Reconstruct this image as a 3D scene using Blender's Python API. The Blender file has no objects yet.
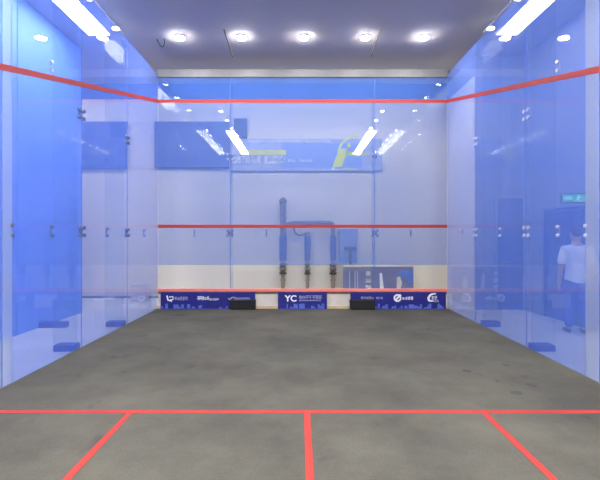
import bpy, bmesh, math, random
from mathutils import Vector, Matrix
random.seed(7)
PI = math.pi
scene = bpy.context.scene
COL = scene.collection

# ------------------------------------------------------------------ camera
F = 418.0            # focal length in pixels of the 600 wide frame
CX, CZ = -0.069, 1.6
cam_d = bpy.data.cameras.new('camera')
cam_d.sensor_width = 36.0
cam_d.lens = F * 36.0 / 600.0
cam_d.shift_x = 0.001
cam_d.shift_y = -0.007
cam_d.clip_end = 200
cam = bpy.data.objects.new('camera', cam_d)
cam.location = (CX, 0, CZ)
cam.rotation_euler = (PI / 2, 0, 0)
COL.objects.link(cam)
scene.camera = cam


def PX(px, D): return (px - 299.4) * D / F + CX
def PZ(py, D): return CZ - (py - 235.8) * D / F


# ------------------------------------------------------------------ materials
def new_mat(name):
    m = bpy.data.materials.new(name)
    m.use_nodes = True
    m.node_tree.nodes.clear()
    return m, m.node_tree.nodes, m.node_tree.links


def solid(name, col, rough=0.55, metal=0.0, vary=0.06, scale=6.0, bump=0.0, spec=0.4):
    """Principled with a soft noise variation of its colour."""
    m, N, L = new_mat(name)
    out = N.new('ShaderNodeOutputMaterial')
    p = N.new('ShaderNodeBsdfPrincipled')
    tc = N.new('ShaderNodeTexCoord')
    no = N.new('ShaderNodeTexNoise')
    no.inputs['Scale'].default_value = scale
    no.inputs['Detail'].default_value = 4
    L.new(tc.outputs['Object'], no.inputs['Vector'])
    r = N.new('ShaderNodeValToRGB')
    r.color_ramp.elements[0].position = 0.3
    r.color_ramp.elements[1].position = 0.7
    r.color_ramp.elements[0].color = [c * (1 - vary) for c in col] + [1]
    r.color_ramp.elements[1].color = [min(1, c * (1 + vary)) for c in col] + [1]
    L.new(no.outputs['Fac'], r.inputs['Fac'])
    L.new(r.outputs['Color'], p.inputs['Base Color'])
    p.inputs['Roughness'].default_value = rough
    p.inputs['Metallic'].default_value = metal
    p.inputs['Specular IOR Level'].default_value = spec
    if bump:
        b = N.new('ShaderNodeBump')
        b.inputs['Strength'].default_value = bump
        b.inputs['Distance'].default_value = 0.01
        L.new(no.outputs['Fac'], b.inputs['Height'])
        L.new(b.outputs['Normal'], p.inputs['Normal'])
    L.new(p.outputs['BSDF'], out.inputs['Surface'])
    return m


def glow(name, col, strength):
    m, N, L = new_mat(name)
    out = N.new('ShaderNodeOutputMaterial')
    e = N.new('ShaderNodeEmission')
    e.inputs['Color'].default_value = list(col) + [1]
    e.inputs['Strength'].default_value = strength
    L.new(e.outputs['Emission'], out.inputs['Surface'])
    return m


def film_glass(name, cover, film_col, low=None, tint=(0.97, 0.985, 1.0), refl=1.0):
    """Tempered glass printed with a fine dot film: `cover` of the surface is matt film, the rest is clear.
    `low`: below this height the matt cover is zero."""
    m, N, L = new_mat(name)
    out = N.new('ShaderNodeOutputMaterial')
    kf = 1 - math.sqrt(1 - cover)          # two faces of the pane
    tr = N.new('ShaderNodeBsdfTransparent')
    tr.inputs['Color'].default_value = list(tint) + [1]
    df = N.new('ShaderNodeBsdfDiffuse')
    df.inputs['Color'].default_value = list(film_col) + [1]
    mix = N.new('ShaderNodeMixShader')
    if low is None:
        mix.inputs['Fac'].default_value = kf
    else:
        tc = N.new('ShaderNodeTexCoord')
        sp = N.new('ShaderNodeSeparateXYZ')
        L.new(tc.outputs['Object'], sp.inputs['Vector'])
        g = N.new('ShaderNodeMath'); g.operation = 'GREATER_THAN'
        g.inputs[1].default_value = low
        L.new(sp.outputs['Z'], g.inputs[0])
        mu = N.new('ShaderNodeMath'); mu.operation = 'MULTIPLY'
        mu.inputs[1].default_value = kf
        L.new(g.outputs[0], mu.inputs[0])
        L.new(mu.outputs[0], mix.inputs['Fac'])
    L.new(tr.outputs[0], mix.inputs[1])
    L.new(df.outputs[0], mix.inputs[2])
    # Schlick reflection, the same from either side of the face
    lw = N.new('ShaderNodeLayerWeight'); lw.inputs['Blend'].default_value = 0.5
    pw = N.new('ShaderNodeMath'); pw.operation = 'POWER'; pw.inputs[1].default_value = 5.0
    L.new(lw.outputs['Facing'], pw.inputs[0])
    ma = N.new('ShaderNodeMath'); ma.operation = 'MULTIPLY_ADD'
    ma.inputs[1].default_value = 0.96 * refl; ma.inputs[2].default_value = 0.04 * refl
    L.new(pw.outputs[0], ma.inputs[0])
    gl = N.new('ShaderNodeBsdfGlossy')
    gl.inputs['Roughness'].default_value = 0.02
    mx2 = N.new('ShaderNodeMixShader')
    L.new(ma.outputs[0], mx2.inputs['Fac'])
    L.new(mix.outputs[0], mx2.inputs[1])
    L.new(gl.outputs[0], mx2.inputs[2])
    L.new(mx2.outputs[0], out.inputs['Surface'])
    return m


def court_floor_mat():
    m, N, L = new_mat('court_floor')
    out = N.new('ShaderNodeOutputMaterial')
    p = N.new('ShaderNodeBsdfPrincipled')
    tc = N.new('ShaderNodeTexCoord')
    n1 = N.new('ShaderNodeTexNoise'); n1.inputs['Scale'].default_value = 0.9; n1.inputs['Detail'].default_value = 6
    n1.inputs['Roughness'].default_value = 0.65
    n2 = N.new('ShaderNodeTexNoise'); n2.inputs['Scale'].default_value = 60; n2.inputs['Detail'].default_value = 3
    n3 = N.new('ShaderNodeTexNoise'); n3.inputs['Scale'].default_value = 2.6; n3.inputs['Detail'].default_value = 2
    for n in (n1, n2, n3):
        L.new(tc.outputs['Object'], n.inputs['Vector'])
    r1 = N.new('ShaderNodeValToRGB')
    r1.color_ramp.elements[0].position = 0.36; r1.color_ramp.elements[0].color = (0.071, 0.068, 0.054, 1)
    r1.color_ramp.elements[1].position = 0.66; r1.color_ramp.elements[1].color = (0.124, 0.118, 0.089, 1)
    L.new(n1.outputs['Fac'], r1.inputs['Fac'])
    # scuffs: scattered dark worn spots
    r3 = N.new('ShaderNodeValToRGB')
    r3.color_ramp.elements[0].position = 0.66; r3.color_ramp.elements[0].color = (1, 1, 1, 1)
    r3.color_ramp.elements[1].position = 0.74; r3.color_ramp.elements[1].color = (0.72, 0.72, 0.74, 1)
    L.new(n3.outputs['Fac'], r3.inputs['Fac'])
    m1 = N.new('ShaderNodeMix'); m1.data_type = 'RGBA'; m1.blend_type = 'MULTIPLY'; m1.inputs['Factor'].default_value = 1
    L.new(r1.outputs['Color'], m1.inputs['A']); L.new(r3.outputs['Color'], m1.inputs['B'])
    r2 = N.new('ShaderNodeValToRGB')
    r2.color_ramp.elements[0].position = 0.3; r2.color_ramp.elements[0].color = (0.88, 0.88, 0.88, 1)
    r2.color_ramp.elements[1].position = 0.7; r2.color_ramp.elements[1].color = (1.08, 1.08, 1.08, 1)
    L.new(n2.outputs['Fac'], r2.inputs['Fac'])
    m2 = N.new('ShaderNodeMix'); m2.data_type = 'RGBA'; m2.blend_type = 'MULTIPLY'; m2.inputs['Factor'].default_value = 1
    L.new(m1.outputs['Result'], m2.inputs['A']); L.new(r2.outputs['Color'], m2.inputs['B'])
    L.new(m2.outputs['Result'], p.inputs['Base Color'])
    p.inputs['Roughness'].default_value = 0.75
    p.inputs['Specular IOR Level'].default_value = 0.25
    b = N.new('ShaderNodeBump'); b.inputs['Strength'].default_value = 0.15; b.inputs['Distance'].default_value = 0.004
    L.new(n2.outputs['Fac'], b.inputs['Height']); L.new(b.outputs['Normal'], p.inputs['Normal'])
    L.new(p.outputs['BSDF'], out.inputs['Surface'])
    return m


BLUE = (0.055, 0.16, 0.86)
M = {
    'court_floor': court_floor_mat(),
    'hall_floor': solid('hall_floor', (0.74, 0.73, 0.71), 0.5, scale=1.5, vary=0.08),
    'ceiling': solid('ceiling', (0.45, 0.435, 0.465), 0.9, scale=0.6, vary=0.05),
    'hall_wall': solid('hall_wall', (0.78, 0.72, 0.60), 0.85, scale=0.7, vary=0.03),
    'side_wall': solid('side_wall', (0.26, 0.29, 0.42), 0.85, scale=0.7, vary=0.04),  # darker tone stands in for the weaker light on the right
    'back_wall': solid('back_wall', (0.74, 0.75, 0.78), 0.85, scale=0.7, vary=0.03),
    'far_band': solid('far_band', (0.10, 0.16, 0.50), 0.8, vary=0.04),
    'side_glass': film_glass('side_glass', 0.52, (0.20, 0.36, 1.0)),
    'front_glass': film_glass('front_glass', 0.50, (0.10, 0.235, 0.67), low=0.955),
    'pale_glass': film_glass('pale_glass', 0.62, (0.50, 0.60, 0.86)),
    'clear_glass': film_glass('clear_glass', 0.03, (0.4, 0.5, 0.9), tint=(0.93, 0.96, 0.98), refl=0.6),
    'seam': solid('seam', (0.16, 0.24, 0.55), 0.5),
    'steel': solid('steel', (0.55, 0.56, 0.60), 0.3, metal=0.9),
    'fitting': solid('fitting', (0.16, 0.19, 0.30), 0.35, metal=0.4),
    'chrome': solid('chrome', (0.8, 0.82, 0.88), 0.25, metal=0.6),
    'rail': solid('rail', (0.20, 0.20, 0.205), 0.55, metal=0.2),
    'red': solid('red', (0.43, 0.040, 0.025), 0.55, vary=0.03),
    'red_line': solid('red_line', (0.46, 0.042, 0.032), 0.55, vary=0.03),
    'tape_pink': solid('tape_pink', (0.88, 0.25, 0.19), 0.55, vary=0.05),
    'brown': solid('brown', (0.30, 0.19, 0.11), 0.6, vary=0.15),
    'wood': solid('wood', (0.66, 0.50, 0.33), 0.6, vary=0.12, scale=9),
    'board_blue': solid('board_blue', (0.017, 0.018, 0.20), 0.5, vary=0.15),
    'skyline': solid('skyline', (0.10, 0.16, 0.60), 0.5, vary=0.25, scale=20),
    'white_ink': solid('white_ink', (0.92, 0.93, 0.95), 0.5, vary=0.02),
    'dim_ink': solid('dim_ink', (0.45, 0.48, 0.68), 0.5, vary=0.02),
    'black': solid('black', (0.012, 0.012, 0.013), 0.7, bump=0.3, scale=80),
    'partition': solid('partition', (0.15, 0.32, 0.92), 0.7, vary=0.05),
    'base_blue': solid('base_blue', (0.02, 0.05, 0.42), 0.5),
    'screen_blue': solid('screen_blue', (0.03, 0.09, 0.45), 0.5, vary=0.12, scale=3),
    'grey_blue': solid('grey_blue', (0.13, 0.155, 0.34), 0.5, vary=0.1, scale=3),
    'cabinet_blue': solid('cabinet_blue', (0.26, 0.33, 0.60), 0.5),
    'slate': solid('slate', (0.12, 0.13, 0.24), 0.6),
    'banner': solid('banner', (0.46, 0.49, 0.66), 0.7, vary=0.05, scale=3),
    'banner_blue': solid('banner_blue', (0.30, 0.40, 0.74), 0.7),
    'lime': solid('lime', (0.80, 0.86, 0.01), 0.6),
    'olive': solid('olive', (0.78, 0.80, 0.10), 0.6),
    'pipe': solid('pipe', (0.17, 0.13, 0.12), 0.5, vary=0.2),
    'pipe_sleeve': solid('pipe_sleeve', (0.04, 0.06, 0.28), 0.5, vary=0.1),
    'valve': solid('valve', (0.06, 0.05, 0.05), 0.45, metal=0.3),
    'lower_pipe': solid('lower_pipe', (0.34, 0.27, 0.20), 0.5, vary=0.2),
    'aboard': solid('aboard', (0.20, 0.22, 0.40), 0.5, vary=0.12, scale=3),
    'aboard_blue': solid('aboard_blue', (0.12, 0.24, 0.66), 0.5, vary=0.15),
    'cream': solid('cream', (0.74, 0.70, 0.60), 0.6),
    'door_blue': solid('door_blue', (0.03, 0.07, 0.34), 0.5, vary=0.08),
    'door_grey': solid('door_grey', (0.10, 0.14, 0.36), 0.5, vary=0.08),
    'scuff': solid('scuff', (0.060, 0.056, 0.046), 0.8, vary=0.2),
    'door_frame': solid('door_frame', (0.30, 0.33, 0.46), 0.5),
    'exit_body': solid('exit_body', (0.05, 0.09, 0.16), 0.5),
    'exit_green': glow('exit_green', (0.02, 0.55, 0.28), 0.30),
    'exit_white': glow('exit_white', (0.55, 1.0, 0.85), 0.45),
    'cable': solid('cable', (0.02, 0.02, 0.022), 0.6),
    'skin': solid('skin', (0.50, 0.32, 0.24), 0.6),
    'hair': solid('hair', (0.015, 0.013, 0.013), 0.6, bump=0.4, scale=60),
    'shirt': solid('shirt', (0.80, 0.82, 0.84), 0.8, bump=0.4, scale=9),
    'trousers': solid('trousers', (0.04, 0.09, 0.46), 0.8, bump=0.3, scale=9),
    'shoe': solid('shoe', (0.05, 0.05, 0.06), 0.5),
    'housing': solid('housing', (0.55, 0.55, 0.57), 0.5),
    'lamp': glow('lamp', (1.0, 0.95, 0.87), 150.0),
    'spot': glow('spot', (1.0, 0.95, 0.88), 60.0),
    'panel_light': glow('panel_light', (1.0, 0.95, 0.88), 60.0),
    'strip': glow('strip', (1.0, 0.95, 0.88), 9.0),  # this and the next three are added fill lights
    'fill_right': glow('fill_right', (1.0, 0.95, 0.88), 3.5),
    'fill_left': glow('fill_left', (1.0, 0.95, 0.88), 16.0),
    'fill_rail': glow('fill_rail', (1.0, 0.95, 0.88), 24.0),
    'paper': solid('paper', (0.66, 0.65, 0.64), 0.7),
    'sheet': solid('sheet', (0.80, 0.79, 0.76), 0.9, bump=0.3, scale=3),
}


# ------------------------------------------------------------------ mesh helpers
def box(bm, x0, x1, y0, y1, z0, z1):
    x0, x1 = sorted((x0, x1)); y0, y1 = sorted((y0, y1)); z0, z1 = sorted((z0, z1))
    v = [bm.verts.new((x, y, z)) for z in (z0, z1) for y in (y0, y1) for x in (x0, x1)]
    for f in ((0, 2, 3, 1), (4, 5, 7, 6), (0, 1, 5, 4), (2, 6, 7, 3), (0, 4, 6, 2), (1, 3, 7, 5)):
        bm.faces.new([v[i] for i in f])


def bbox(bm, x0, x1, y0, y1, z0, z1, r=0.01, seg=2):
    t = bmesh.new()
    box(t, x0, x1, y0, y1, z0, z1)
    bmesh.ops.bevel(t, geom=t.edges[:], offset=r, segments=seg, affect='EDGES', profile=0.5)
    me = bpy.data.meshes.new('t'); t.to_mesh(me); t.free()
    bm.from_mesh(me); bpy.data.meshes.remove(me)


def cyl(bm, a, b, r, r2=None, seg=16, cap=True):
    a, b = Vector(a), Vector(b); r2 = r if r2 is None else r2
    d = (b - a).normalized()
    u = d.orthogonal().normalized(); w = d.cross(u)
    rings = []
    for p, q in ((a, r), (b, r2)):
        rings.append([bm.verts.new(p + q * (math.cos(2 * PI * i / seg) * u + math.sin(2 * PI * i / seg) * w)) for i in range(seg)])
    for i in range(seg):
        j = (i + 1) % seg
        bm.faces.new((rings[0][i], rings[0][j], rings[1][j], rings[1][i]))
    if cap:
        bm.faces.new(rings[0][::-1]); bm.faces.new(rings[1])


def lathe(bm, c, prof, seg=24, axis='z'):
    """prof: list of (radius, height along the axis)."""
    c = Vector(c)
    rings = []
    for r, h in prof:
        ring = []
        for i in range(seg):
            t = 2 * PI * i / seg
            o = Vector((r * math.cos(t), r * math.sin(t), h))
            if axis == 'y': o = Vector((o.x, h, o.y))
            if axis == 'x': o = Vector((h, o.x, o.y))
            ring.append(bm.verts.new(c + o))
        rings.append(ring)
    for k in range(len(rings) - 1):
        for i in range(seg):
            j = (i + 1) % seg
            bm.faces.new((rings[k][i], rings[k][j], rings[k + 1][j], rings[k + 1][i]))
    bm.faces.new(rings[0][::-1]); bm.faces.new(rings[-1])


def tube(bm, pts, r, seg=10):
    pts = [Vector(p) for p in pts]
    rings = []
    up = Vector((0.13, 0.31, 0.94))
    for i, p in enumerate(pts):
        d = (pts[min(i + 1, len(pts) - 1)] - pts[max(i - 1, 0)]).normalized()
        u = d.cross(up)
        if u.length < 1e-4: u = d.orthogonal()
        u.normalize(); w = d.cross(u)
        rings.append([bm.verts.new(p + r * (math.cos(2 * PI * k / seg) * u + math.sin(2 * PI * k / seg) * w)) for k in range(seg)])
    for a, b in zip(rings, rings[1:]):
        for k in range(seg):
            j = (k + 1) % seg
            bm.faces.new((a[k], a[j], b[j], b[k]))
    bm.faces.new(rings[0][::-1]); bm.faces.new(rings[-1])


def smooth_path(pts, n=8):
    """Catmull-Rom through pts."""
    P = [Vector(p) for p in pts]
    P = [2 * P[0] - P[1]] + P + [2 * P[-1] - P[-2]]
    out = []
    for i in range(1, len(P) - 2):
        for k in range(n):
            t = k / n
            a, b, c, d = P[i - 1], P[i], P[i + 1], P[i + 2]
            out.append(0.5 * ((2 * b) + (c - a) * t + (2 * a - 5 * b + 4 * c - d) * t * t + (3 * b - a - 3 * c + d) * t ** 3))
    out.append(P[-2])
    return out


def poly_plate(bm, pts, y, th=0.003):
    """A flat printed shape in the XZ plane at depth y, th thick towards the camera."""
    a = [bm.verts.new((x, y - th, z)) for x, z in pts]
    b = [bm.verts.new((x, y, z)) for x, z in pts]
    bm.faces.new(a); bm.faces.new(b[::-1])
    n = len(pts)
    for i in range(n):
        j = (i + 1) % n
        bm.faces.new((a[j], a[i], b[i], b[j]))


def ribbon(bm, pts, widths, y, th=0.003):
    """A printed stroke of varying width along (x, z) points."""
    L_, R_ = [], []
    for i, (x, z) in enumerate(pts):
        p0 = pts[max(i - 1, 0)]; p1 = pts[min(i + 1, len(pts) - 1)]
        dx, dz = p1[0] - p0[0], p1[1] - p0[1]
        l = math.hypot(dx, dz) or 1
        nx, nz = -dz / l, dx / l
        w = widths[i] / 2
        L_.append((x + nx * w, z + nz * w)); R_.append((x - nx * w, z - nz * w))
    poly_plate(bm, L_ + R_[::-1], y, th)


def glyph(bm, x0, x1, z0, z1, y, rnd, stroke=0.17, th=0.003):
    """One block character of horizontal and vertical strokes, as the small print reads in the photograph."""
    w, h = x1 - x0, z1 - z0
    s = stroke * h; sv = stroke * w
    rows = rnd.choice(((0.0, 0.45, 0.9), (0.1, 0.5), (0.0, 0.35, 0.7), (0.25, 0.8)))
    for r in rows:
        i = rnd.choice((0.0, 0.0, 0.12))
        z = z0 + min(r, 1 - stroke) * h
        box(bm, x0 + i * w, x1 - i * w, y - th, y, z, z + s)
    for c in rnd.choice(((0.42,), (0.08, 0.78), (0.42, 0.8), (0.1, 0.45, 0.8))):
        x = x0 + c * w
        box(bm, x, x + sv, y - th, y, z0 + rnd.choice((0, 0, 0.2)) * h, z1 - rnd.choice((0, 0, 0.25)) * h)


def print_line(bm, x0, x1, z0, z1, y, n, seed, gap=0.16, stroke=0.17):
    rnd = random.Random(seed)
    st = (x1 - x0) / n
    for i in range(n):
        glyph(bm, x0 + i * st, x0 + (i + 1 - gap) * st, z0, z1, y, rnd, stroke)


def text_into(bm, s, x0, x1, z0, z1, y, th=0.004, bold=0.0):
    cu = bpy.data.curves.new('lettering_curve', 'FONT')
    cu.body = s; cu.extrude = th / 2; cu.offset = bold
    ob = bpy.data.objects.new('lettering_curve', cu)
    COL.objects.link(ob)
    dg = bpy.context.evaluated_depsgraph_get()
    me = bpy.data.meshes.new_from_object(ob.evaluated_get(dg))
    xs = [v.co.x for v in me.vertices]; ys = [v.co.y for v in me.vertices]
    sx = (x1 - x0) / (max(xs) - min(xs)); sz = (z1 - z0) / (max(ys) - min(ys))
    ax, az = min(xs), min(ys)
    for v in me.vertices:
        v.co = Vector((x0 + (v.co.x - ax) * sx, y - th / 2 - v.co.z, z0 + (v.co.y - az) * sz))
    bm.from_mesh(me)
    bpy.data.objects.remove(ob); bpy.data.curves.remove(cu); bpy.data.meshes.remove(me)


def link(name, bm, mat, parent=None, smooth=False, recalc=True):
    me = bpy.data.meshes.new(name)
    if recalc: bmesh.ops.recalc_face_normals(bm, faces=bm.faces[:])
    bm.to_mesh(me); bm.free()
    mats = mat if isinstance(mat, (list, tuple)) else [mat]
    for m in mats: me.materials.append(M[m] if isinstance(m, str) else m)
    if smooth:
        for p in me.polygons: p.use_smooth = True
    o = bpy.data.objects.new(name, me)
    COL.objects.link(o)
    if parent is not None:
        o.parent = parent
        o.matrix_parent_inverse = Matrix.Translation(-parent.location) if parent.location.length else Matrix()
    return o


def tag(o, label=None, cat=None, group=None, kind=None):
    if label: o['label'] = label
    if cat: o['category'] = cat
    if group: o['group'] = group
    if kind: o['kind'] = kind
    return o


def empty(name, loc, label, cat, group=None, kind=None):
    o = bpy.data.objects.new(name, None)
    o.empty_display_size = 0.1
    o.location = loc
    COL.objects.link(o)
    return tag(o, label, cat, group, kind)


def B(): return bmesh.new()


# a part built in world coordinates under an Empty at the thing's base
def one_box(name, mat, parent, *b, bevel=0.0):
    bm = B()
    if bevel: bbox(bm, *b, r=bevel)
    else: box(bm, *b)
    return link(name, bm, mat, parent)


# ------------------------------------------------------------------ the hall
ZC = 5.55           # ceiling
HF = 10.9           # far wall of the hall
W = 3.2             # half width of the court
YF = 9.25           # playing face of the front glass
ZT = 5.17           # top of the side glass
HL, HR, HB = -8.0, 4.85, -5.0
T = 0.012           # glass

bm = B(); box(bm, HL - 0.2, HR + 0.6, HB - 0.2, HF + 0.2, -0.22, -0.02)
tag(link('floor_hall', bm, 'hall_floor'), 'pale floor of the hall outside the glass court', 'floor', kind='structure')
bm = B(); box(bm, -W, W, -0.5, YF + 0.02, -0.02, 0.0)
floor = tag(link('floor', bm, 'court_floor'), 'grey worn court floor with red line markings', 'floor', kind='structure')


def floor_line(x0, x1, y0, y1):
    return one_box('court_line', 'red', floor, x0, x1, y0, y1, 0.0, 0.002)


YS = 3.80
floor_line(-W, W, YS - 0.035, YS + 0.035)
floor_line(-0.028, 0.028, -0.5, YS - 0.035)
for s in (-1, 1):
    a = s * 1.6
    floor_line(a - 0.028, a + 0.028, YS - 1.6, YS - 0.035)
    floor_line(a + s * 0.028, s * W, YS - 1.6, YS - 1.55)

rs = random.Random(4)
for px, py, rx, ry in ((506, 365, 0.05, 0.03), (531, 385, 0.06, 0.035), (516, 393, 0.07, 0.03), (467, 371, 0.06, 0.03), (180, 315, 0.16, 0.06), (497, 381, 0.04, 0.02)):
    D_ = F * CZ / (py - 235.8)
    bm = B()
    vs_ = []
    for k in range(18):
        t = 2 * PI * k / 18; q = rs.uniform(0.65, 1.1)
        vs_.append(bm.verts.new((PX(px, D_) + rx * q * math.cos(t), D_ + ry * q * 2 * math.sin(t), 0.0006)))
    bm.faces.new(vs_)
    link('scuff_mark', bm, 'scuff', floor)

bm = B(); box(bm, HL - 0.2, HR + 0.6, HB - 0.2, HF + 0.2, ZC, ZC + 0.2)
tag(link('ceiling', bm, 'ceiling'), 'plain grey ceiling over the court', 'ceiling', kind='structure')
bm = B(); box(bm, HL - 0.2, HR + 0.6, HF, HF + 0.2, -0.02, ZC)
wall_far = tag(link('wall_hall_front', bm, 'hall_wall'), 'cream hall wall behind the front glass wall', 'wall', kind='structure')
one_box('frieze', 'far_band', wall_far, HL, HR - 1.07, HF - 0.03, HF, 5.16, ZC)
one_box('plinth', 'slate', wall_far, HL, HR - 1.07, HF - 0.02, HF, -0.02, 0.03)
bm = B(); box(bm, HL - 0.2, HL, HB, HF, -0.02, ZC)
tag(link('wall_hall_left', bm, 'hall_wall'), 'grey hall wall far beyond the left glass wall', 'wall', kind='structure')
bm = B(); box(bm, HL, HR, HB - 0.2, HB, -0.02, ZC)
tag(link('wall_hall_back', bm, 'back_wall'), 'grey hall wall behind the camera', 'wall', kind='structure')

# right hall wall with a doorway
DY0, DY1, DZ = 6.2, 8.46, 2.13
bm = B()
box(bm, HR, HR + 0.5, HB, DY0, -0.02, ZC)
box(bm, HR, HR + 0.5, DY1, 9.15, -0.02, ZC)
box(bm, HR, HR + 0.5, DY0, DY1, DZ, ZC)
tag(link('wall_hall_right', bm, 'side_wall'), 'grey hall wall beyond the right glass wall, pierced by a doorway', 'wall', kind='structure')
door = empty('door_1', (HR + 0.2, (DY0 + DY1) / 2, -0.02), 'dark blue double door in the wall beyond the right glass wall', 'door', kind='structure')
mid = (DY0 + DY1) / 2
for a, b, hs in ((DY0 + 0.05, mid - 0.004, -1), (mid + 0.004, DY1 - 0.05, 1)):
    leaf = one_box('door_leaf', 'door_blue', door, HR + 0.05, HR + 0.10, a, b, -0.015, DZ - 0.06, bevel=0.006)
    yk = mid + hs * 0.09
    bm = B(); cyl(bm, (HR + 0.015, yk, 0.9), (HR + 0.015, yk, 1.25), 0.012)
    for z in (0.93, 1.22): cyl(bm, (HR + 0.015, yk, z), (HR + 0.055, yk, z), 0.008)
    link('door_handle', bm, 'chrome', leaf, smooth=True)
bm = B()
box(bm, HR + 0.02, HR + 0.14, DY0, DY0 + 0.05, -0.02, DZ)
box(bm, HR + 0.02, HR + 0.14, DY1 - 0.05, DY1, -0.02, DZ)
box(bm, HR + 0.02, HR + 0.14, DY0, DY1, DZ - 0.05, DZ)
link('door_frame', bm, 'door_blue', door)
bm = B(); box(bm, HR + 0.3, HR + 0.5, DY0, DY1, -0.02, DZ)
tag(link('wall_doorway_back', bm, 'door_blue'), 'blue lining behind the double door', 'wall', kind='structure')

# block of a service room in the far right corner, with its own door
BX, BY = 3.78, 9.15
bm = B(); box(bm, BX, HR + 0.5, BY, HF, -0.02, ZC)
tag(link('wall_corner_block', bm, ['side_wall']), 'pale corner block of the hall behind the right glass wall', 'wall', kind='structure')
one_box('lit_side_sheet', 'hall_wall', bpy.data.objects['wall_corner_block'], BX - 0.015, BX, BY, HF, -0.02, 5.1)  # added pale sheet: light on this side face put into colour
d2 = empty('door_2', (4.53, BY, -0.02), 'plain blue door in the corner block behind the right glass wall', 'door', kind='structure')
one_box('door_leaf', 'door_grey', d2, 4.25, 4.81, BY - 0.03, BY, 0.0, 2.42, bevel=0.006)
bm = B()
box(bm, 4.20, 4.25, BY - 0.04, BY, -0.02, 2.47); box(bm, 4.81, 4.845, BY - 0.04, BY, -0.02, 2.47)
box(bm, 4.20, 4.845, BY - 0.04, BY, 2.42, 2.47)
link('door_frame', bm, 'door_frame', d2)
bm = B(); cyl(bm, (4.31, BY - 0.075, 1.02), (4.42, BY - 0.075, 1.02), 0.011); cyl(bm, (4.31, BY - 0.075, 1.02), (4.31, BY - 0.03, 1.02), 0.011)
link('door_handle', bm, 'chrome', d2, smooth=True)


# ------------------------------------------------------------------ glass court walls
def disc(bm, c, axis, r=0.03, h=0.014):
    c = Vector(c)
    ax = Vector((1, 0, 0)) if axis == 'x' else Vector((0, 1, 0))
    cyl(bm, c - ax * h, c + ax * h, r, seg=14)


# front: four panels 1.6 m wide, fins behind the seams, rail along the top
wf = empty('wall_front', (0, YF, 0), 'front glass wall with clear foot and red out and service lines', 'wall', kind='structure')
for x0, x1 in ((-W, -1.6), (-1.6, 1.6), (1.6, W)):
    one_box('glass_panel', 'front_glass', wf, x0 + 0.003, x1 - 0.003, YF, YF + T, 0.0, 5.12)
bm = B(); bbox(bm, -W - 0.01, W + 0.01, YF - 0.025, YF + 0.04, 5.10, 5.285, r=0.012)
link('top_rail', bm, 'rail', wf)
rl = one_box('rail_fill_light', 'housing', wf, -W + 0.1, W - 0.1, YF + 0.05, YF + 0.17, 5.20, 5.26)  # added fill light, unseen behind the rail, to brighten the hall wall
one_box('rail_fill_strip', 'fill_rail', rl, -W + 0.12, W - 0.12, YF + 0.06, YF + 0.16, 5.19, 5.20)
one_box('out_line', 'red_line', wf, -W, W, YF - 0.003, YF - 0.0005, 4.545, 4.615)
one_box('service_line', 'red_line', wf, -W, W, YF - 0.003, YF - 0.0005, 1.775, 1.845)
for x in (-1.6, 1.6):
    one_box('glass_fin', 'clear_glass', wf, x - 0.007, x + 0.007, YF + T + 0.004, YF + 0.36, 0.08, 5.1)
    one_box('fin_base', 'base_blue', wf, x - 0.06, x + 0.06, YF + T + 0.004, YF + 0.40, -0.02, 0.06, bevel=0.01)
    one_box('seam', 'seam', wf, x - 0.007, x + 0.007, YF + T - 0.002, YF + T + 0.003, 0.3, 5.1)


def seam_fit(z, fx, axis, parent, mat='fitting', double=True):
    bm = B()
    d = 0.055
    offs = [(-d, -d), (d, -d), (-d, d), (d, d)] if double else [(0, -d), (0, d)]
    for a, b in offs:
        p = (fx[0] + a, fx[1], z + b) if axis == 'y' else (fx[0], fx[1] + a, z + b)
        disc(bm, p, axis, 0.028 if double else 0.022, 0.018)
    if axis == 'y':
        box(bm, fx[0] - (d if double else 0.012), fx[0] + (d if double else 0.012), fx[1] + 0.012, fx[1] + 0.022, z - d, z + d)
    else:
        s = 1 if fx[0] > 0 else -1
        box(bm, fx[0] + s * 0.012, fx[0] + s * 0.022, fx[1] - (d if double else 0.012), fx[1] + (d if double else 0.012), z - d, z + d)
    return link('patch_fitting', bm, mat, parent)


for i in range(1, 8):
    if i == 4: continue
    x = -W + 0.8 * i
    seam_fit(1.66, (x, YF + 0.006), 'y', wf, double=(i % 2 == 0))
for x in (-1.6, 1.6):
    seam_fit(3.35, (x, YF + 0.006), 'y', wf)

# side walls
SEAM = {-1: (9.25, 7.62, 6.02, 4.56, 4.41, 2.9, 1.3, -0.5), 1: (9.25, 7.78, 6.03, 4.78, 4.56, 2.9, 1.3, -0.5)}


def out_z(y):      # the out line falls from the front wall to the back
    return 4.58 - (YF - y) * (4.58 - 3.37) / (YF - 4.37)


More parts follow.
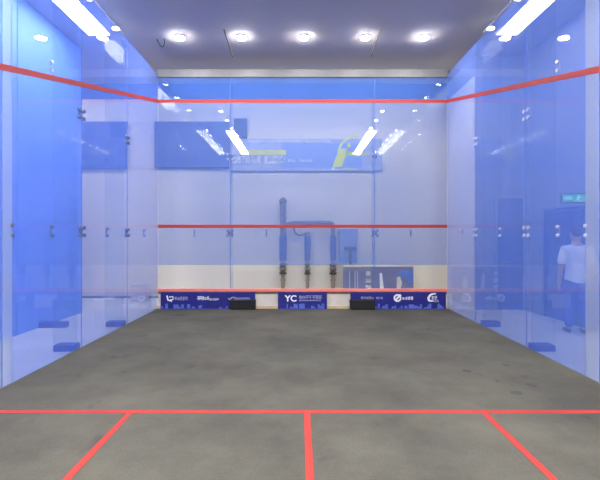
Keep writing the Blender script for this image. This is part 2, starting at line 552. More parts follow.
def side_wall(s, name, label):
    w = empty(name, (s * W, 4.4, 0), label, 'wall', kind='structure')
    X0, X1 = s * W, s * (W + T)
    sm = SEAM[s]
    for k in range(len(sm) - 1):
        y1, y0 = sm[k] - 0.003, sm[k + 1] + 0.003
        narrow = k == 3
        o = one_box('glass_panel', 'pale_glass' if narrow else 'side_glass', w, X0, X1, y0, y1, 0.0, ZT)
        if narrow: o['label'] = 'narrow pale frosted glass strip'
    for y in sm[1:-1]:
        one_box('seam', 'seam', w, s * (W + T - 0.002), s * (W + T + 0.002), y - 0.006, y + 0.006, 0.0, ZT)
    # sloping out line
    bm = B()
    xa, xb = s * (W - 0.003), s * (W - 0.0005)
    ya, yb = -0.5, YF
    h = 0.036
    vs = [bm.verts.new((x, y, out_z(y) + dz)) for x in (xa, xb) for (y, dz) in ((ya, -h), (yb, -h), (yb, h), (ya, h))]
    bm.faces.new(vs[:4]); bm.faces.new(vs[4:][::-1])
    for i in range(4):
        j = (i + 1) % 4
        bm.faces.new((vs[i], vs[4 + i], vs[4 + j], vs[j]))
    link('out_line', bm, 'red_line', w)
    # fins with weighted feet outside
    for y in (7.5, 5.92, 2.9, 1.3):
        one_box('glass_fin', 'clear_glass', w, s * (W + T + 0.006), s * (W + 0.36), y - 0.006, y + 0.006, 0.07, ZT - 0.05)
        one_box('fin_base', 'base_blue', w, s * (W + T + 0.004), s * (W + 0.31), y - 0.09, y + 0.09, -0.02, 0.07, bevel=0.012)
    for y, dbl in ((8.45, False), (sm[1], True), (6.82, False), (sm[2], True), (5.3, False), (sm[3], False)):
        seam_fit(1.66, (s * (W + 0.006), y), 'x', w, 'fitting' if s < 0 else 'chrome', dbl)
    for y in sm[1:3]:
        seam_fit(3.35, (s * (W + 0.006), y), 'x', w, 'fitting' if s < 0 else 'chrome', True)
    seam_fit(3.75, (s * (W + 0.006), 5.3), 'x', w, 'chrome', False)
    return w


wl = side_wall(-1, 'wall_left', 'left glass side wall of the court with blue dot film')
wr = side_wall(1, 'wall_right', 'right glass side wall of the court with blue dot film')

# ------------------------------------------------------------------ tin and sponsor boards
tin = empty('tin', (0, YF - 0.03, 0), 'wooden tin strip topped by red tape along the foot of the front glass wall', 'tin')
one_box('tin_board', 'cream', tin, -W + 0.02, W - 0.02, YF - 0.045, YF - 0.02, 0.0, 0.372)
one_box('wood_strip', 'brown', tin, -W + 0.02, W - 0.02, YF - 0.050, YF - 0.045, 0.315, 0.372)
one_box('ledge', 'wood', tin, -W + 0.02, W - 0.02, YF - 0.075, YF - 0.045, 0.0, 0.06, bevel=0.004)
one_box('red_tape', 'tape_pink', tin, -W + 0.01, W - 0.01, YF - 0.095, YF - 0.015, 0.372, 0.437, bevel=0.008)

YB = YF - 0.13       # face of the sponsor boards


def sponsor(px0, px1, label, seed):
    x0, x1 = PX(px0, YB), PX(px1, YB)
    t = empty('sponsor_board', ((x0 + x1) / 2, YB + 0.015, 0.0), label, 'sign', 'sponsor boards along the tin')
    one_box('board', 'board_blue', t, x0, x1, YB, YB + 0.03, 0.0, 0.366, bevel=0.004)
    # printed skyline along the bottom
    rnd = random.Random(seed)
    bm = B(); x = x0 + 0.02
    pts = [(x, 0.012)]
    while x < x1 - 0.09:
        w = rnd.uniform(0.02, 0.07)
        h = rnd.uniform(0.03, 0.11) if rnd.random() < 0.6 else 0.006
        pts += [(x, 0.012 + h), (x + w, 0.012 + h)]
        x += w + 0.001
    pts.append((x, 0.012))
    poly_plate(bm, pts, YB, 0.002)
    link('skyline_print', bm, 'skyline', t)
    return t


def X(p): return PX(p, YB)
def Z(p): return PZ(p, YB)


b1 = sponsor(160.5, 255, 'long blue sponsor board at the left end of the tin', 3)
bm = B()
# angular logo: a hooked bracket with a box
ribbon(bm, [(X(167), Z(295.6)), (X(168), Z(300)), (X(172), Z(301.2))], [0.035, 0.035, 0.03], YB)
ribbon(bm, [(X(169.2), Z(297)), (X(173), Z(296.6)), (X(173), Z(299.6)), (X(170.4), Z(299.6))], [0.025] * 4, YB)
link('emblem', bm, 'white_ink', b1)
bm = B(); print_line(bm, X(174.5), X(188), Z(300.2), Z(296.8), YB, 5, 11, stroke=0.15)
link('lettering', bm, 'dim_ink', b1)
bm = B()
print_line(bm, X(197), X(209), Z(300), Z(296.2), YB, 4, 12, gap=0.04, stroke=0.24)
link('lettering', bm, 'white_ink', b1)
bm = B()
print_line(bm, X(209.5), X(219), Z(300.4), Z(298.2), YB, 5, 13)
link('lettering', bm, 'white_ink', b1)
bm = B()
ribbon(bm, [(X(228), Z(298)), (X(229.5), Z(299.4)), (X(232), Z(297.6)), (X(235), Z(297))], [0.02, 0.03, 0.03, 0.01], YB)
print_line(bm, X(234), X(250), Z(299.4), Z(297.4), YB, 10, 14, stroke=0.2)
link('lettering', bm, 'dim_ink', b1)

b2 = sponsor(278, 327, 'short blue sponsor board with YC lettering at the middle of the tin', 5)
bm = B(); text_into(bm, 'YC', X(284.5), X(296.5), Z(301.6), Z(295.2), YB, bold=0.03)
link('lettering', bm, 'white_ink', b2)
bm = B()
print_line(bm, X(299), X(322), Z(298.6), Z(295.4), YB, 7, 21, stroke=0.16)
link('lettering', bm, 'dim_ink', b2)
bm = B()
print_line(bm, X(299), X(321), Z(301), Z(299.7), YB, 16, 22, stroke=0.22)
link('lettering', bm, 'dim_ink', b2)

b3 = sponsor(350.5, 446, 'long blue sponsor board at the right end of the tin', 8)
bm = B()
print_line(bm, X(361), X(374), Z(299), Z(296.6), YB, 5, 31, stroke=0.2)
link('lettering', bm, 'dim_ink', b3)
bm = B()
print_line(bm, X(376), X(383), Z(299), Z(297), YB, 4, 32, stroke=0.2)
link('lettering', bm, 'dim_ink', b3)
# round emblem with a slash
bm = B()
cx_, cz_ = X(397.5), Z(298)
ring = [(cx_ + 0.068 * math.cos(t), cz_ + 0.068 * math.sin(t)) for t in [2 * PI * i / 24 for i in range(25)]]
ribbon(bm, ring, [0.035] * 25, YB)
ribbon(bm, [(cx_ - 0.055, cz_ - 0.06), (cx_ + 0.07, cz_ + 0.075)], [0.035, 0.05], YB, 0.004)
link('emblem', bm, 'white_ink', b3)
bm = B(); print_line(bm, X(402), X(413.5), Z(299.8), Z(296.6), YB, 4, 33, stroke=0.18)
link('lettering', bm, 'white_ink', b3)
bm = B()
sw = smooth_path([(X(436), 0, Z(293.6)), (X(431), 0, Z(294.6)), (X(428.5), 0, Z(298)), (X(429.5), 0, Z(300.6)), (X(434), 0, Z(301))], 5)
ribbon(bm, [(p.x, p.z) for p in sw], [0.02 + 0.03 * math.sin(PI * i / (len(sw) - 1)) for i in range(len(sw))], YB)
print_line(bm, X(431.5), X(437.5), Z(299.4), Z(296), YB, 2, 34, stroke=0.16)
bm2 = B()
link('emblem', bm, 'white_ink', b3)
print_line(bm2, X(434.5), X(439), Z(302), Z(300.2), YB, 2, 35, stroke=0.2)
link('lettering', bm2, 'dim_ink', b3)

# black padded boxes on the floor in front of the boards
YK = 9.0


def black_box(px0, px1, label):
    x0, x1 = PX(px0, YK), PX(px1, YK)
    t = empty('camera_box', ((x0 + x1) / 2, YK + 0.06, 0), label, 'box', 'black boxes in front of the tin')
    one_box('casing', 'black', t, x0, x1, YK, YK + 0.11, 0.012, 0.205, bevel=0.014)
    one_box('lid', 'black', t, x0 - 0.004, x1 + 0.004, YK - 0.004, YK + 0.114, 0.165, 0.21, bevel=0.01)
    for fx in (x0 + 0.05, x1 - 0.05):
        bm = B(); cyl(bm, (fx, YK + 0.055, 0), (fx, YK + 0.055, 0.014), 0.022); link('foot', bm, 'valve', t)
    return t


black_box(230, 255.3, 'black box on the court floor before the left sponsor board')
black_box(350.3, 375.3, 'black box on the court floor before the right sponsor board')

# ------------------------------------------------------------------ things on and before the far hall wall
YW = HF - 0.03


def wall_screen(px0, px1, py0, py1, label, mat='screen_blue', name='display_board', group='blue boards on the hall wall'):
    x0, x1, z0, z1 = PX(px0, YW), PX(px1, YW), PZ(py1, YW), PZ(py0, YW)
    t = empty(name, ((x0 + x1) / 2, HF, z0), label, 'board', group)
    one_box('panel', mat, t, x0 + 0.02, x1 - 0.02, HF - 0.07, HF - 0.01, z0 + 0.02, z1 - 0.02)
    bm = B()
    for a in ((x0, x1, HF - 0.075, HF - 0.002, z0, z0 + 0.025), (x0, x1, HF - 0.075, HF - 0.002, z1 - 0.025, z1),
              (x0, x0 + 0.025, HF - 0.075, HF - 0.002, z0, z1), (x1 - 0.025, x1, HF - 0.075, HF - 0.002, z0, z1)):
        box(bm, *a)
    link('frame', bm, mat, t)
    return t


wall_screen(70, 127, 122, 169, 'dark blue board high on the hall wall, seen through left glass wall')
wall_screen(155, 229, 122, 168, 'wide dark blue board high behind the front glass, left of the event banner', 'grey_blue')
wall_screen(234, 247, 119, 138, 'small slate panel above the left end of the event banner', 'slate', 'slate_panel', 'blue boards on the hall wall')

# event banner
x0, x1, z0, z1 = PX(230, YW), PX(382, YW), PZ(171, YW), PZ(139, YW)
YN = HF - 0.05
bn = empty('event_banner', ((x0 + x1) / 2, HF, z0), 'pale blue event banner with lettering and lime player emblem on the hall wall', 'banner')
one_box('cloth', 'banner', bn, x0, x1, YN, YN + 0.02, z0, z1)
YN -= 0.002
def NX(p): return PX(p, YN)
def NZ(p): return PZ(p, YN)
one_box('colour_field', 'banner_blue', bn, NX(282), NX(362), YN, YN + 0.003, NZ(168), NZ(143.5))
bm = B(); print_line(bm, NX(249), NX(331), NZ(142.4), NZ(140), YN, 26, 41, stroke=0.2)
link('lettering', bm, 'white_ink', bn)
bm = B(); box(bm, NX(240), NX(286), YN - 0.003, YN, NZ(155), NZ(150))
link('lime_bar', bm, 'olive', bn)
bm = B()
print_line(bm, NX(231), NX(285.5), NZ(163.4), NZ(156.4), YN, 8, 42, gap=0.08, stroke=0.30)
link('lettering', bm, 'white_ink', bn)
bm = B()
print_line(bm, NX(288), NX(296), NZ(162), NZ(159.2), YN, 3, 43)
link('lettering', bm, 'white_ink', bn)
bm = B()
print_line(bm, NX(299), NX(313), NZ(162), NZ(159), YN, 5, 44)
link('lettering', bm, 'white_ink', bn)
# lunging player with an arc of the swing
bm = B()
YE = YN - 0.003
arc = smooth_path([(NX(338), 0, NZ(153)), (NX(341), 0, NZ(145)), (NX(348), 0, NZ(138.5)), (NX(358), 0, NZ(135.5))], 5)
ribbon(bm, [(p.x, p.z) for p in arc], [0.05] * len(arc), YE)
poly_plate(bm, [(NX(a), NZ(b)) for a, b in ((332, 168), (336, 157), (341, 149), (347, 148.5), (349, 152), (345, 158), (342, 166), (337, 167))], YE)
ribbon(bm, [(NX(346), NZ(153)), (NX(356), NZ(155)), (NX(370), NZ(153.5))], [0.09, 0.08, 0.03], YE)
ribbon(bm, [(NX(343), NZ(168.5)), (NX(352), NZ(169.5)), (NX(357), NZ(169.3))], [0.03, 0.03, 0.02], YE)
lathe(bm, (NX(349), YE, NZ(145.5)), [(0.05, -0.003), (0.05, 0.0)], 14, 'y')
link('emblem', bm, 'lime', bn)
bm = B(); lathe(bm, (NX(333.3), YE - 0.001, NZ(169)), [(0.035, -0.003), (0.035, 0.0)], 14, 'y')
link('ball_print', bm, 'white_ink', bn)

# pipework standing before the hall wall
YP = HF - 0.16
pw = empty('pipework', (PX(307, YP), YP, -0.02), 'dark standpipes with valves joined by a crosspipe behind the front glass', 'pipe')


def stand(px, ztop, r_up, r_low, flange):
    x = PX(px, YP)
    bm = B(); cyl(bm, (x, YP, 0.93), (x, YP, ztop), r_up, seg=20)
    p = link('pipe', bm, 'pipe', pw, smooth=False)
    bm = B(); cyl(bm, (x, YP, -0.02), (x, YP, 0.93), r_low, seg=16)
    for z in (0.16, 0.45): cyl(bm, (x, YP, z), (x, YP, z + 0.03), r_low * 1.5, seg=16)
    link('lower_pipe', bm, 'lower_pipe', pw)
    bm = B(); cyl(bm, (x, YP, 0.98), (x, YP, PZ(236, YP)), r_up * 1.22, r_up * 1.22, seg=20)
    link('sleeve', bm, 'pipe_sleeve', pw)
    bm = B()
    lathe(bm, (x, YP, 0), [(r_low * 1.2, 0.60), (r_low * 2.0, 0.62), (r_low * 2.0, 0.65), (r_low * 1.3, 0.67), (r_low * 1.9, 0.75), (r_low * 1.3, 0.83),
                           (r_low * 2.0, 0.85), (r_low * 2.0, 0.88), (r_low * 1.2, 0.90)], 18)
    v = link('valve', bm, 'valve', pw)
    bm = B()
    cyl(bm, (x, YP - 0.05, 0.75), (x, YP - 0.13, 0.75), 0.012)
    pts = [(x + 0.065 * math.cos(t), YP - 0.13, 0.75 + 0.065 * math.sin(t)) for t in [2 * PI * k / 20 for k in range(21)]]
    tube(bm, pts, 0.010, 8)
    for t in (0, PI / 2): cyl(bm, (x - 0.065 * math.cos(t), YP - 0.13, 0.75 - 0.065 * math.sin(t)), (x + 0.065 * math.cos(t), YP - 0.13, 0.75 + 0.065 * math.sin(t)), 0.007)
    link('hand_wheel', bm, 'valve', v)
    if flange:
        bm = B(); lathe(bm, (x, YP, 0), [(r_up, ztop - 0.10), (r_up * 1.35, ztop - 0.08), (r_up * 1.35, ztop - 0.03), (r_up * 0.8, ztop), (r_up * 0.5, ztop + 0.04)], 20)
        link('cap', bm, 'pipe', pw)


stand(283, PZ(199, YP), 0.080, 0.048, True)
stand(307.5, PZ(232, YP), 0.066, 0.042, False)
stand(333, PZ(224, YP), 0.060, 0.048, False)
xa, xm, xb = PX(283, YP), PX(307.5, YP), PX(333, YP)
zc = PZ(222.8, YP)
bm = B()
tube(bm, smooth_path([(xa, YP, zc - 0.12), (xa + 0.12, YP, zc - 0.03), (xa + 0.3, YP, zc), (xm, YP, zc), (xb - 0.12, YP, zc), (xb - 0.02, YP, zc - 0.02), (xb, YP, zc - 0.12)], 6), 0.05, 14)
tube(bm, smooth_path([(xa + 0.28, YP, zc - 0.02), (xa + 0.30, YP, zc - 0.22), (xa + 0.42, YP, zc - 0.32), (xm - 0.08, YP, zc - 0.30), (xm, YP, zc - 0.38)], 6), 0.02, 10)
link('crosspipe', bm, 'pipe', pw, smooth=True)

# fire hose cabinet on the hall wall with a valve stem before it
xc0, xc1 = PX(339, YW), PX(357, YW)
fc = empty('hose_cabinet', ((xc0 + xc1) / 2, HF, PZ(264, YW)), 'blue wall cabinet with a dark valve, right of the standpipes', 'cabinet')
one_box('cabinet_body', 'cabinet_blue', fc, xc0, xc1, HF - 0.122, HF - 0.004, PZ(263, YW), PZ(229, YW), bevel=0.01)
bm = B(); xs = PX(350, YW)
cyl(bm, (xs, HF - 0.15, PZ(264, YW)), (xs, HF - 0.15, PZ(248, YW)), 0.035)
bbox(bm, xs - 0.16, xs + 0.14, HF - 0.19, HF - 0.12, PZ(250, YW), PZ(246.5, YW), r=0.015)
link('valve', bm, 'valve', fc)
one_box('cabinet_handle', 'chrome', fc, xs - 0.1, xs + 0.02, HF - 0.135, HF - 0.12, PZ(247, YW) + 0.05, PZ(247, YW) + 0.07)

# low blue A-board between glass and hall wall
YA = 10.3
x0, x1 = PX(343, YA), PX(413.5, YA); zt = PZ(267, YA)
ab = empty('crowd_barrier', ((x0 + x1) / 2, YA, -0.02), 'low blue advertising barrier with white marks standing behind the front glass', 'sign')
bm = B()
one_box('board', 'aboard', ab, x0, x1, YA, YA + 0.03, 0.03, zt)
one_box('top_edge', 'cream', ab, x0, x1, YA - 0.012, YA + 0.04, zt, zt + 0.045, bevel=0.008)
for fx in (x0 + 0.2, x1 - 0.2):
    bm2 = B(); box(bm2, fx - 0.03, fx + 0.03, YA - 0.2, YA + 0.23, -0.02, 0.01); box(bm2, fx - 0.015, fx + 0.015, YA - 0.002, YA + 0.032, 0.0, 0.06)
    link('foot', bm2, 'steel', ab)
bm.free()
def AX(p): return PX(p, YA)
def AZ(p): return PZ(p, YA)
bm = B()
rr = random.Random(5)
for k, (a, b) in enumerate(((271.2, 275.6), (278, 282.6), (285, 289.4))):
    glyph(bm, AX(365.6), AX(370.8), AZ(b), AZ(a), YA, rr, 0.27)
link('lettering', bm, 'white_ink', ab)
bm = B(); poly_plate(bm, [(AX(a), AZ(b)) for a, b in ((379.5, 273), (382, 273), (384, 291), (380, 291))], YA); link('white_bar', bm, 'white_ink', ab)
bm = B(); poly_plate(bm, [(AX(a), AZ(b)) for a, b in ((396, 271), (413, 270), (413, 283), (409, 283), (406, 278), (400, 276))], YA); link('blue_print', bm, 'aboard_blue', ab)
bm = B(); poly_plate(bm, [(AX(a), AZ(b)) for a, b in ((397, 277), (400, 276.5), (402, 283), (400, 291), (396.5, 291))], YA); link('pale_print', bm, 'cream', ab)
bm = B()
bm.free()
for p in (349, 354.5, 357): one_box('stripe_print', 'dim_ink', ab, AX(p), AX(p + 1.1), YA - 0.003, YA, AZ(292), AZ(271))

# small grey carton on the floor in the left corner beyond the glass
YG = 10.2
gx0, gx1 = PX(131, YG), PX(145, YG)
gb = empty('carton', ((gx0 + gx1) / 2, YG, -0.02), 'small grey carton on the floor beyond the left front corner', 'box')
one_box('carton_body', 'paper', gb, gx0, gx1, YG, YG + 0.25, -0.02, PZ(287, YG), bevel=0.006)
one_box('carton_lid', 'housing', gb, gx0 - 0.01, gx1 + 0.01, YG - 0.01, YG + 0.26, PZ(287, YG), PZ(284.5, YG), bevel=0.006)

# blue partition beyond the left glass
pt = empty('partition', (-4.68, 6.3, -0.02), 'tall bright blue partition standing beyond the left glass wall', 'partition')
for y0, y1 in ((3.0, 4.88), (4.9, 6.78), (6.8, 8.82)):
    one_box('partition_panel', 'partition', pt, -4.72, -4.65, y0, y1, -0.02, ZC - 0.02, bevel=0.008)
for y in (7.4, 4.9):
    one_box('foot', 'base_blue', pt, -4.65, -4.18, y - 0.07, y + 0.07, -0.02, 0.08, bevel=0.012)

# exit sign on a bracket above the double door, facing the court
YX = 7.0
x0, x1, ez0, ez1 = PX(562, YX), PX(588.5, YX), PZ(203.2, YX), PZ(193, YX)
es = empty('exit_sign', (HR, YX, ez0), 'green lit emergency exit sign above the blue double door', 'sign')
one_box('sign_body', 'exit_body', es, x0, x1, YX, YX + 0.05, ez0, ez1, bevel=0.006)
one_box('lit_face', 'exit_green', es, x0 + 0.012, x1 - 0.012, YX - 0.004, YX, ez0 + 0.022, ez1 - 0.022)
one_box('bracket', 'exit_body', es, x1 - 0.01, HR - 0.002, YX + 0.015, YX + 0.035, (ez0 + ez1) / 2 - 0.03, (ez0 + ez1) / 2 + 0.03)
zm = (ez0 + ez1) / 2
xm_ = x0 + 0.62 * (x1 - x0)
ye = YX - 0.004
bm = B()
def R_(pts): poly_plate(bm, [(xm_ + u * 1.15, zm + v * 1.15) for u, v in pts], ye)
lathe(bm, (xm_ + 0.012, ye, zm + 0.043), [(0.014, -0.003), (0.014, 0.0)], 14, 'y')
R_([(-0.03, 0.022), (0.012, 0.026), (0.006, -0.012), (-0.024, -0.012)])
R_([(0.006, 0.022), (0.05, 0.004), (0.048, -0.004), (0.004, 0.008)])
R_([(-0.022, -0.010), (0.006, -0.010), (0.04, -0.044), (0.026, -0.050)])
R_([(-0.024, -0.010), (-0.008, -0.012), (-0.05, -0.048), (-0.062, -0.040)])
link('running_figure', bm, 'exit_white', es)
bm = B(); print_line(bm, x0 + 0.03, xm_ - 0.09, zm - 0.03, zm + 0.03, ye, 4, 9, stroke=0.2)
link('lettering', bm, 'exit_white', es)
bm = B(); print_line(bm, xm_ + 0.075, x1 - 0.025, zm - 0.022, zm + 0.022, ye, 2, 10, stroke=0.2)
link('lettering', bm, 'exit_white', es)


# ------------------------------------------------------------------ person by the door
def skin(name, V, E, mat, parent=None, levels=2, root=0):
    me = bpy.data.meshes.new(name)
    me.from_pydata([v[:3] for v in V], E, [])
    o = bpy.data.objects.new(name, me); COL.objects.link(o)
    md = o.modifiers.new('skin', 'SKIN'); md.use_smooth_shade = True
    if not me.skin_vertices: 
        bm_ = bmesh.new(); bm_.from_mesh(me); bm_.verts.layers.skin.verify(); bm_.to_mesh(me); bm_.free()
    for i, v in enumerate(V):
        sv = me.skin_vertices[0].data[i]
        sv.radius = (v[3], v[4] if len(v) > 4 else v[3]); sv.use_root = (i == root)
    sd = o.modifiers.new('subdivision', 'SUBSURF'); sd.levels = levels; sd.render_levels = levels
    dg = bpy.context.evaluated_depsgraph_get()
    m2 = bpy.data.meshes.new_from_object(o.evaluated_get(dg))
    bpy.data.objects.remove(o); bpy.data.meshes.remove(me)
    m2.name = name; m2.materials.clear(); m2.materials.append(M[mat])
    for p in m2.polygons: p.use_smooth = True
    r = bpy.data.objects.new(name, m2); COL.objects.link(r)
    if parent is not None:
        r.parent = parent
    return r


PXX, PYY = 4.545, 6.96
pe = empty('person', (PXX, PYY, -0.02), 'person in white T-shirt and blue trousers standing by the blue double door', 'person')
pe.rotation_euler = (0, 0, math.radians(-14))
V, E = [], []


def vv(*a): V.append(a); return len(V) - 1
def ee(*idx):
    for a, b in zip(idx, idx[1:]): E.append((a, b))


# body faces +y, away from the court; local origin at the feet
pel = vv(0, 0, 0.94, 0.145, 0.105)
wst = vv(0, -0.005, 1.08, 0.130, 0.095)
che = vv(0, -0.01, 1.28, 0.150, 0.110)
col_ = vv(0, -0.01, 1.43, 0.095, 0.075)
nk = vv(0, 0.005, 1.50, 0.055, 0.055)
hd0 = vv(0, 0.025, 1.575, 0.068, 0.075)
hd1 = vv(0, 0.025, 1.655, 0.078, 0.092)
hd2 = vv(0, 0.015, 1.725, 0.052, 0.062)
ee(pel, wst, che, col_, nk, hd0, hd1, hd2)
ns = vv(0, 0.125, 1.625, 0.012, 0.012); ee(hd1, ns)
for s in (-1, 1):
    er = vv(s * 0.088, 0.015, 1.635, 0.012, 0.02); ee(hd1, er)
    sh = vv(s * 0.175, -0.01, 1.40, 0.062, 0.062)
    el = vv(s * 0.235, -0.03, 1.13, 0.044, 0.044)
    wr_ = vv(s * 0.245, 0.03, 0.89, 0.028, 0.032)
    pa = vv(s * 0.245, 0.045, 0.82, 0.020, 0.038)
    ee(col_, sh, el, wr_, pa)
    for j, (dy, ln) in enumerate(((-0.028, 0.075), (-0.008, 0.088), (0.012, 0.084), (0.030, 0.068))):
        a = vv(s * 0.247, 0.048 + dy, 0.775, 0.009)
        b = vv(s * 0.238, 0.056 + dy, 0.775 - ln * 0.55, 0.0085)
        c = vv(s * 0.222, 0.066 + dy, 0.775 - ln, 0.0075)
        ee(pa, a, b, c)
    t1 = vv(s * 0.232, 0.085, 0.82, 0.010); t2 = vv(s * 0.222, 0.098, 0.775, 0.0085); ee(pa, t1, t2)
    hp = vv(s * 0.09, 0.0, 0.86, 0.095, 0.10)
    kn = vv(s * 0.10, 0.012, 0.50, 0.058, 0.060)
    cf = vv(s * 0.105, -0.012, 0.34, 0.052, 0.056)
    an = vv(s * 0.11, -0.02, 0.085, 0.036, 0.042)
    to = vv(s * 0.125, 0.10, 0.035, 0.040, 0.026)
    ee(pel, hp, kn, cf, an, to)
body = skin('body', V, E, 'skin', pe)
# shirt
V, E = [], []
z9 = vv(0, 0.0, 0.79, 0.190, 0.150); a = vv(0, 0.0, 0.90, 0.196, 0.152); b = vv(0, -0.005, 1.08, 0.176, 0.138); c = vv(0, -0.01, 1.28, 0.172, 0.132); d = vv(0, -0.012, 1.415, 0.115, 0.092); e = vv(0, 0.0, 1.475, 0.066, 0.066)
ee(z9, a, b, c, d, e)
for s in (-1, 1):
    p = vv(s * 0.178, -0.012, 1.395, 0.082, 0.080); q = vv(s * 0.222, -0.025, 1.22, 0.074, 0.072); r = vv(s * 0.232, -0.028, 1.13, 0.070, 0.070)
    ee(d, p, q, r)
skin('shirt', V, E, 'shirt', pe)
# trousers
V, E = [], []
a = vv(0, 0, 0.945, 0.158, 0.118)
for s in (-1, 1):
    p = vv(s * 0.092, 0.0, 0.84, 0.112, 0.116); q = vv(s * 0.102, 0.010, 0.50, 0.082, 0.084); r = vv(s * 0.108, -0.012, 0.30, 0.076, 0.080); t = vv(s * 0.112, -0.018, 0.09, 0.070, 0.076)
    ee(a, p, q, r, t)
skin('trousers', V, E, 'trousers', pe)
for s in (-1, 1):
    V, E = [], []
    a = vv(s * 0.112, -0.05, 0.045, 0.046, 0.045); b = vv(s * 0.118, 0.04, 0.048, 0.048, 0.042); c = vv(s * 0.130, 0.16, 0.036, 0.046, 0.032)
    ee(a, b, c)
    skin('shoe', V, E, 'shoe', pe)
V, E = [], []
a = vv(0, -0.035, 1.60, 0.070, 0.050); b = vv(0, -0.012, 1.675, 0.088, 0.088); c = vv(0, 0.022, 1.735, 0.068, 0.078)
ee(a, b, c)
skin('hair', V, E, 'hair', pe)


# ------------------------------------------------------------------ lamps of the hall, with added fill strips
def downlight(x, y, label, r=0.095, mat='lamp'):
    t = empty('ceiling_downlight', (x, y, ZC), label, 'ceiling light', 'round ceiling lamps in a row above the court')
    bm = B(); lathe(bm, (x, y, ZC), [(r * 1.12, 0), (r * 1.12, -0.02), (r * 1.0, -0.03)], 28)
    link('housing', bm, 'housing', t)
    bm = B(); lathe(bm, (x, y, ZC - 0.028), [(r * 0.97, 0), (r * 0.97, -0.006), (r * 0.85, -0.016), (r * 0.55, -0.024), (r * 0.2, -0.028)], 28)
    link('diffuser', bm, mat, t, smooth=True)
    return t


for x, w in ((-2.44, 'leftmost of the five round ceiling lamps above the front of the court'),
             (-1.22, 'second from the left of five round ceiling lamps above the front of the court'),
             (0.02, 'middle one of five round ceiling lamps above the front of the court'),
             (1.24, 'second from the right of five round ceiling lamps above the front of the court'),
             (2.40, 'rightmost of the five round ceiling lamps above the front of the court')):
    downlight(x, 8.28, w)


def track(x, ys, label):
    t = empty('light_track', (x, sum(ys) / len(ys), ZC), label, 'track light', 'spotlight tracks under the ceiling')
    one_box('track_rail', 'housing', t, x - 0.018, x + 0.018, min(ys) - 0.3, max(ys) + 0.3, ZC - 0.03, ZC)
    for y in ys:
        bm = B(); lathe(bm, (x, y, ZC - 0.03), [(0.055, 0), (0.06, -0.02), (0.065, -0.05)], 18)
        h = link('spot_head', bm, 'housing', t)
        bm = B(); lathe(bm, (x, y, ZC - 0.08), [(0.06, 0), (0.055, -0.012), (0.03, -0.02)], 18)
        link('spot_lens', bm, 'spot', h)
    return t


for s, nm in ((-1, 'left'), (1, 'right')):
    track(s * 2.5, (6.5, 5.5, 4.5, 3.5), 'spotlight track inside the court along the %s glass wall' % nm)
    track(s * 3.5, (7.8, 6.8, 5.6), 'short spotlight track just outside the %s glass wall' % nm)
    track(s * 3.5, (3.2, 2.4, 1.6, 0.8, 0.0, -0.8), 'long spotlight track outside the %s glass wall, behind the camera' % nm)
    x = s * 5.2 if s < 0 else 4.5
    track(x, (2.6, 1.9, 1.2, 0.5, -0.2), 'outermost spotlight track on the %s side of the hall' % nm)
    t = empty('ceiling_light', (s * 2.65, 0.4, ZC), 'row of bright ceiling panels over the rear of the court on the %s' % nm, 'ceiling light', 'bright ceiling panels over the rear of the court')
    for k in range(4):
        y = 2.5 - k * 1.15
        one_box('panel_frame', 'housing', t, s * 2.65 - 0.27, s * 2.65 + 0.27, y - 0.52, y + 0.52, ZC - 0.05, ZC)
        one_box('panel_face', 'panel_light', t, s * 2.65 - 0.16, s * 2.65 + 0.16, y - 0.48, y + 0.48, ZC - 0.06, ZC - 0.05)


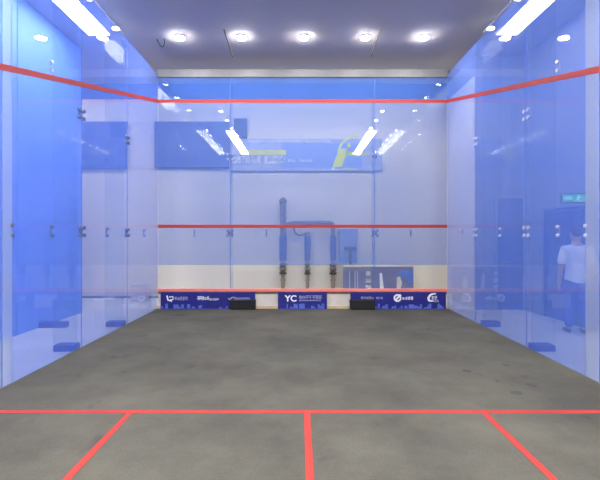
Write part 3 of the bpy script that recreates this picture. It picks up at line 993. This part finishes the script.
def add_fill_strip(x0, x1, y0, y1, label, mat='strip'):  # added fill light to brighten the hall outside the glass
    t = empty('ceiling_fill_strip', ((x0 + x1) / 2, (y0 + y1) / 2, ZC), label, 'ceiling light', 'added fill strips over the aisles around the court')
    one_box('strip_body', 'housing', t, x0 - 0.02, x1 + 0.02, y0 - 0.02, y1 + 0.02, ZC - 0.05, ZC - 0.001)
    one_box('strip_diffuser', mat, t, x0, x1, y0, y1, ZC - 0.06, ZC - 0.05)


add_fill_strip(-4.15, -3.75, 5.6, 8.1, 'added fill strip over the aisle outside the left glass wall', 'fill_left')
add_fill_strip(3.75, 4.15, 5.6, 8.1, 'added fill strip over the aisle outside the right glass wall', 'fill_right')
add_fill_strip(-7.4, -5.4, 9.3, 9.8, 'added fill strip over the hall corner beyond the blue partition')

# loose cables hanging from the ceiling
def cable(pts, label, r=0.012):
    bm = B(); tube(bm, smooth_path(pts, 8), r, 8)
    o = link('hanging_cable', bm, 'cable', smooth=True)
    return tag(o, label, 'cable', 'cables hanging from the ceiling')


def at(px, py, D): return (PX(px, D), D, PZ(py, D))


cable([(PX(224, 8.0), 8.0, ZC), at(226.5, 38, 8.2), at(230, 48, 8.4), at(233, 57, 8.5)], 'loose dark cable hanging beside the second ceiling lamp from the left')
cable([(PX(381, 8.0), 8.0, ZC), at(377.5, 38, 8.2), at(374, 48, 8.4), at(371, 57, 8.5)], 'loose dark cable hanging beside the second ceiling lamp from the right')
cable([(PX(157, 8.4), 8.4, ZC), at(159.5, 44, 8.4), at(162.5, 47, 8.4), at(164.5, 43, 8.4), (PX(164, 8.4), 8.4, ZC)], 'small dark cable loop hanging near the left glass wall', 0.010)

# ------------------------------------------------------------------ world and colour management
wd = bpy.data.worlds.new('world'); scene.world = wd
wd.use_nodes = True
bg = wd.node_tree.nodes['Background']
bg.inputs['Color'].default_value = (0.6, 0.7, 1.0, 1); bg.inputs['Strength'].default_value = 0.2
vs = scene.view_settings
vs.view_transform = 'Standard'; vs.look = 'None'; vs.gamma = 1.0; vs.use_curve_mapping = False
vs.exposure = 1.25
cy = scene.cycles
cy.use_denoising = True
cy.transparent_max_bounces = 24
cy.max_bounces = 10
cy.diffuse_bounces = 5
cy.glossy_bounces = 5
cy.caustics_reflective = False
cy.caustics_refractive = False
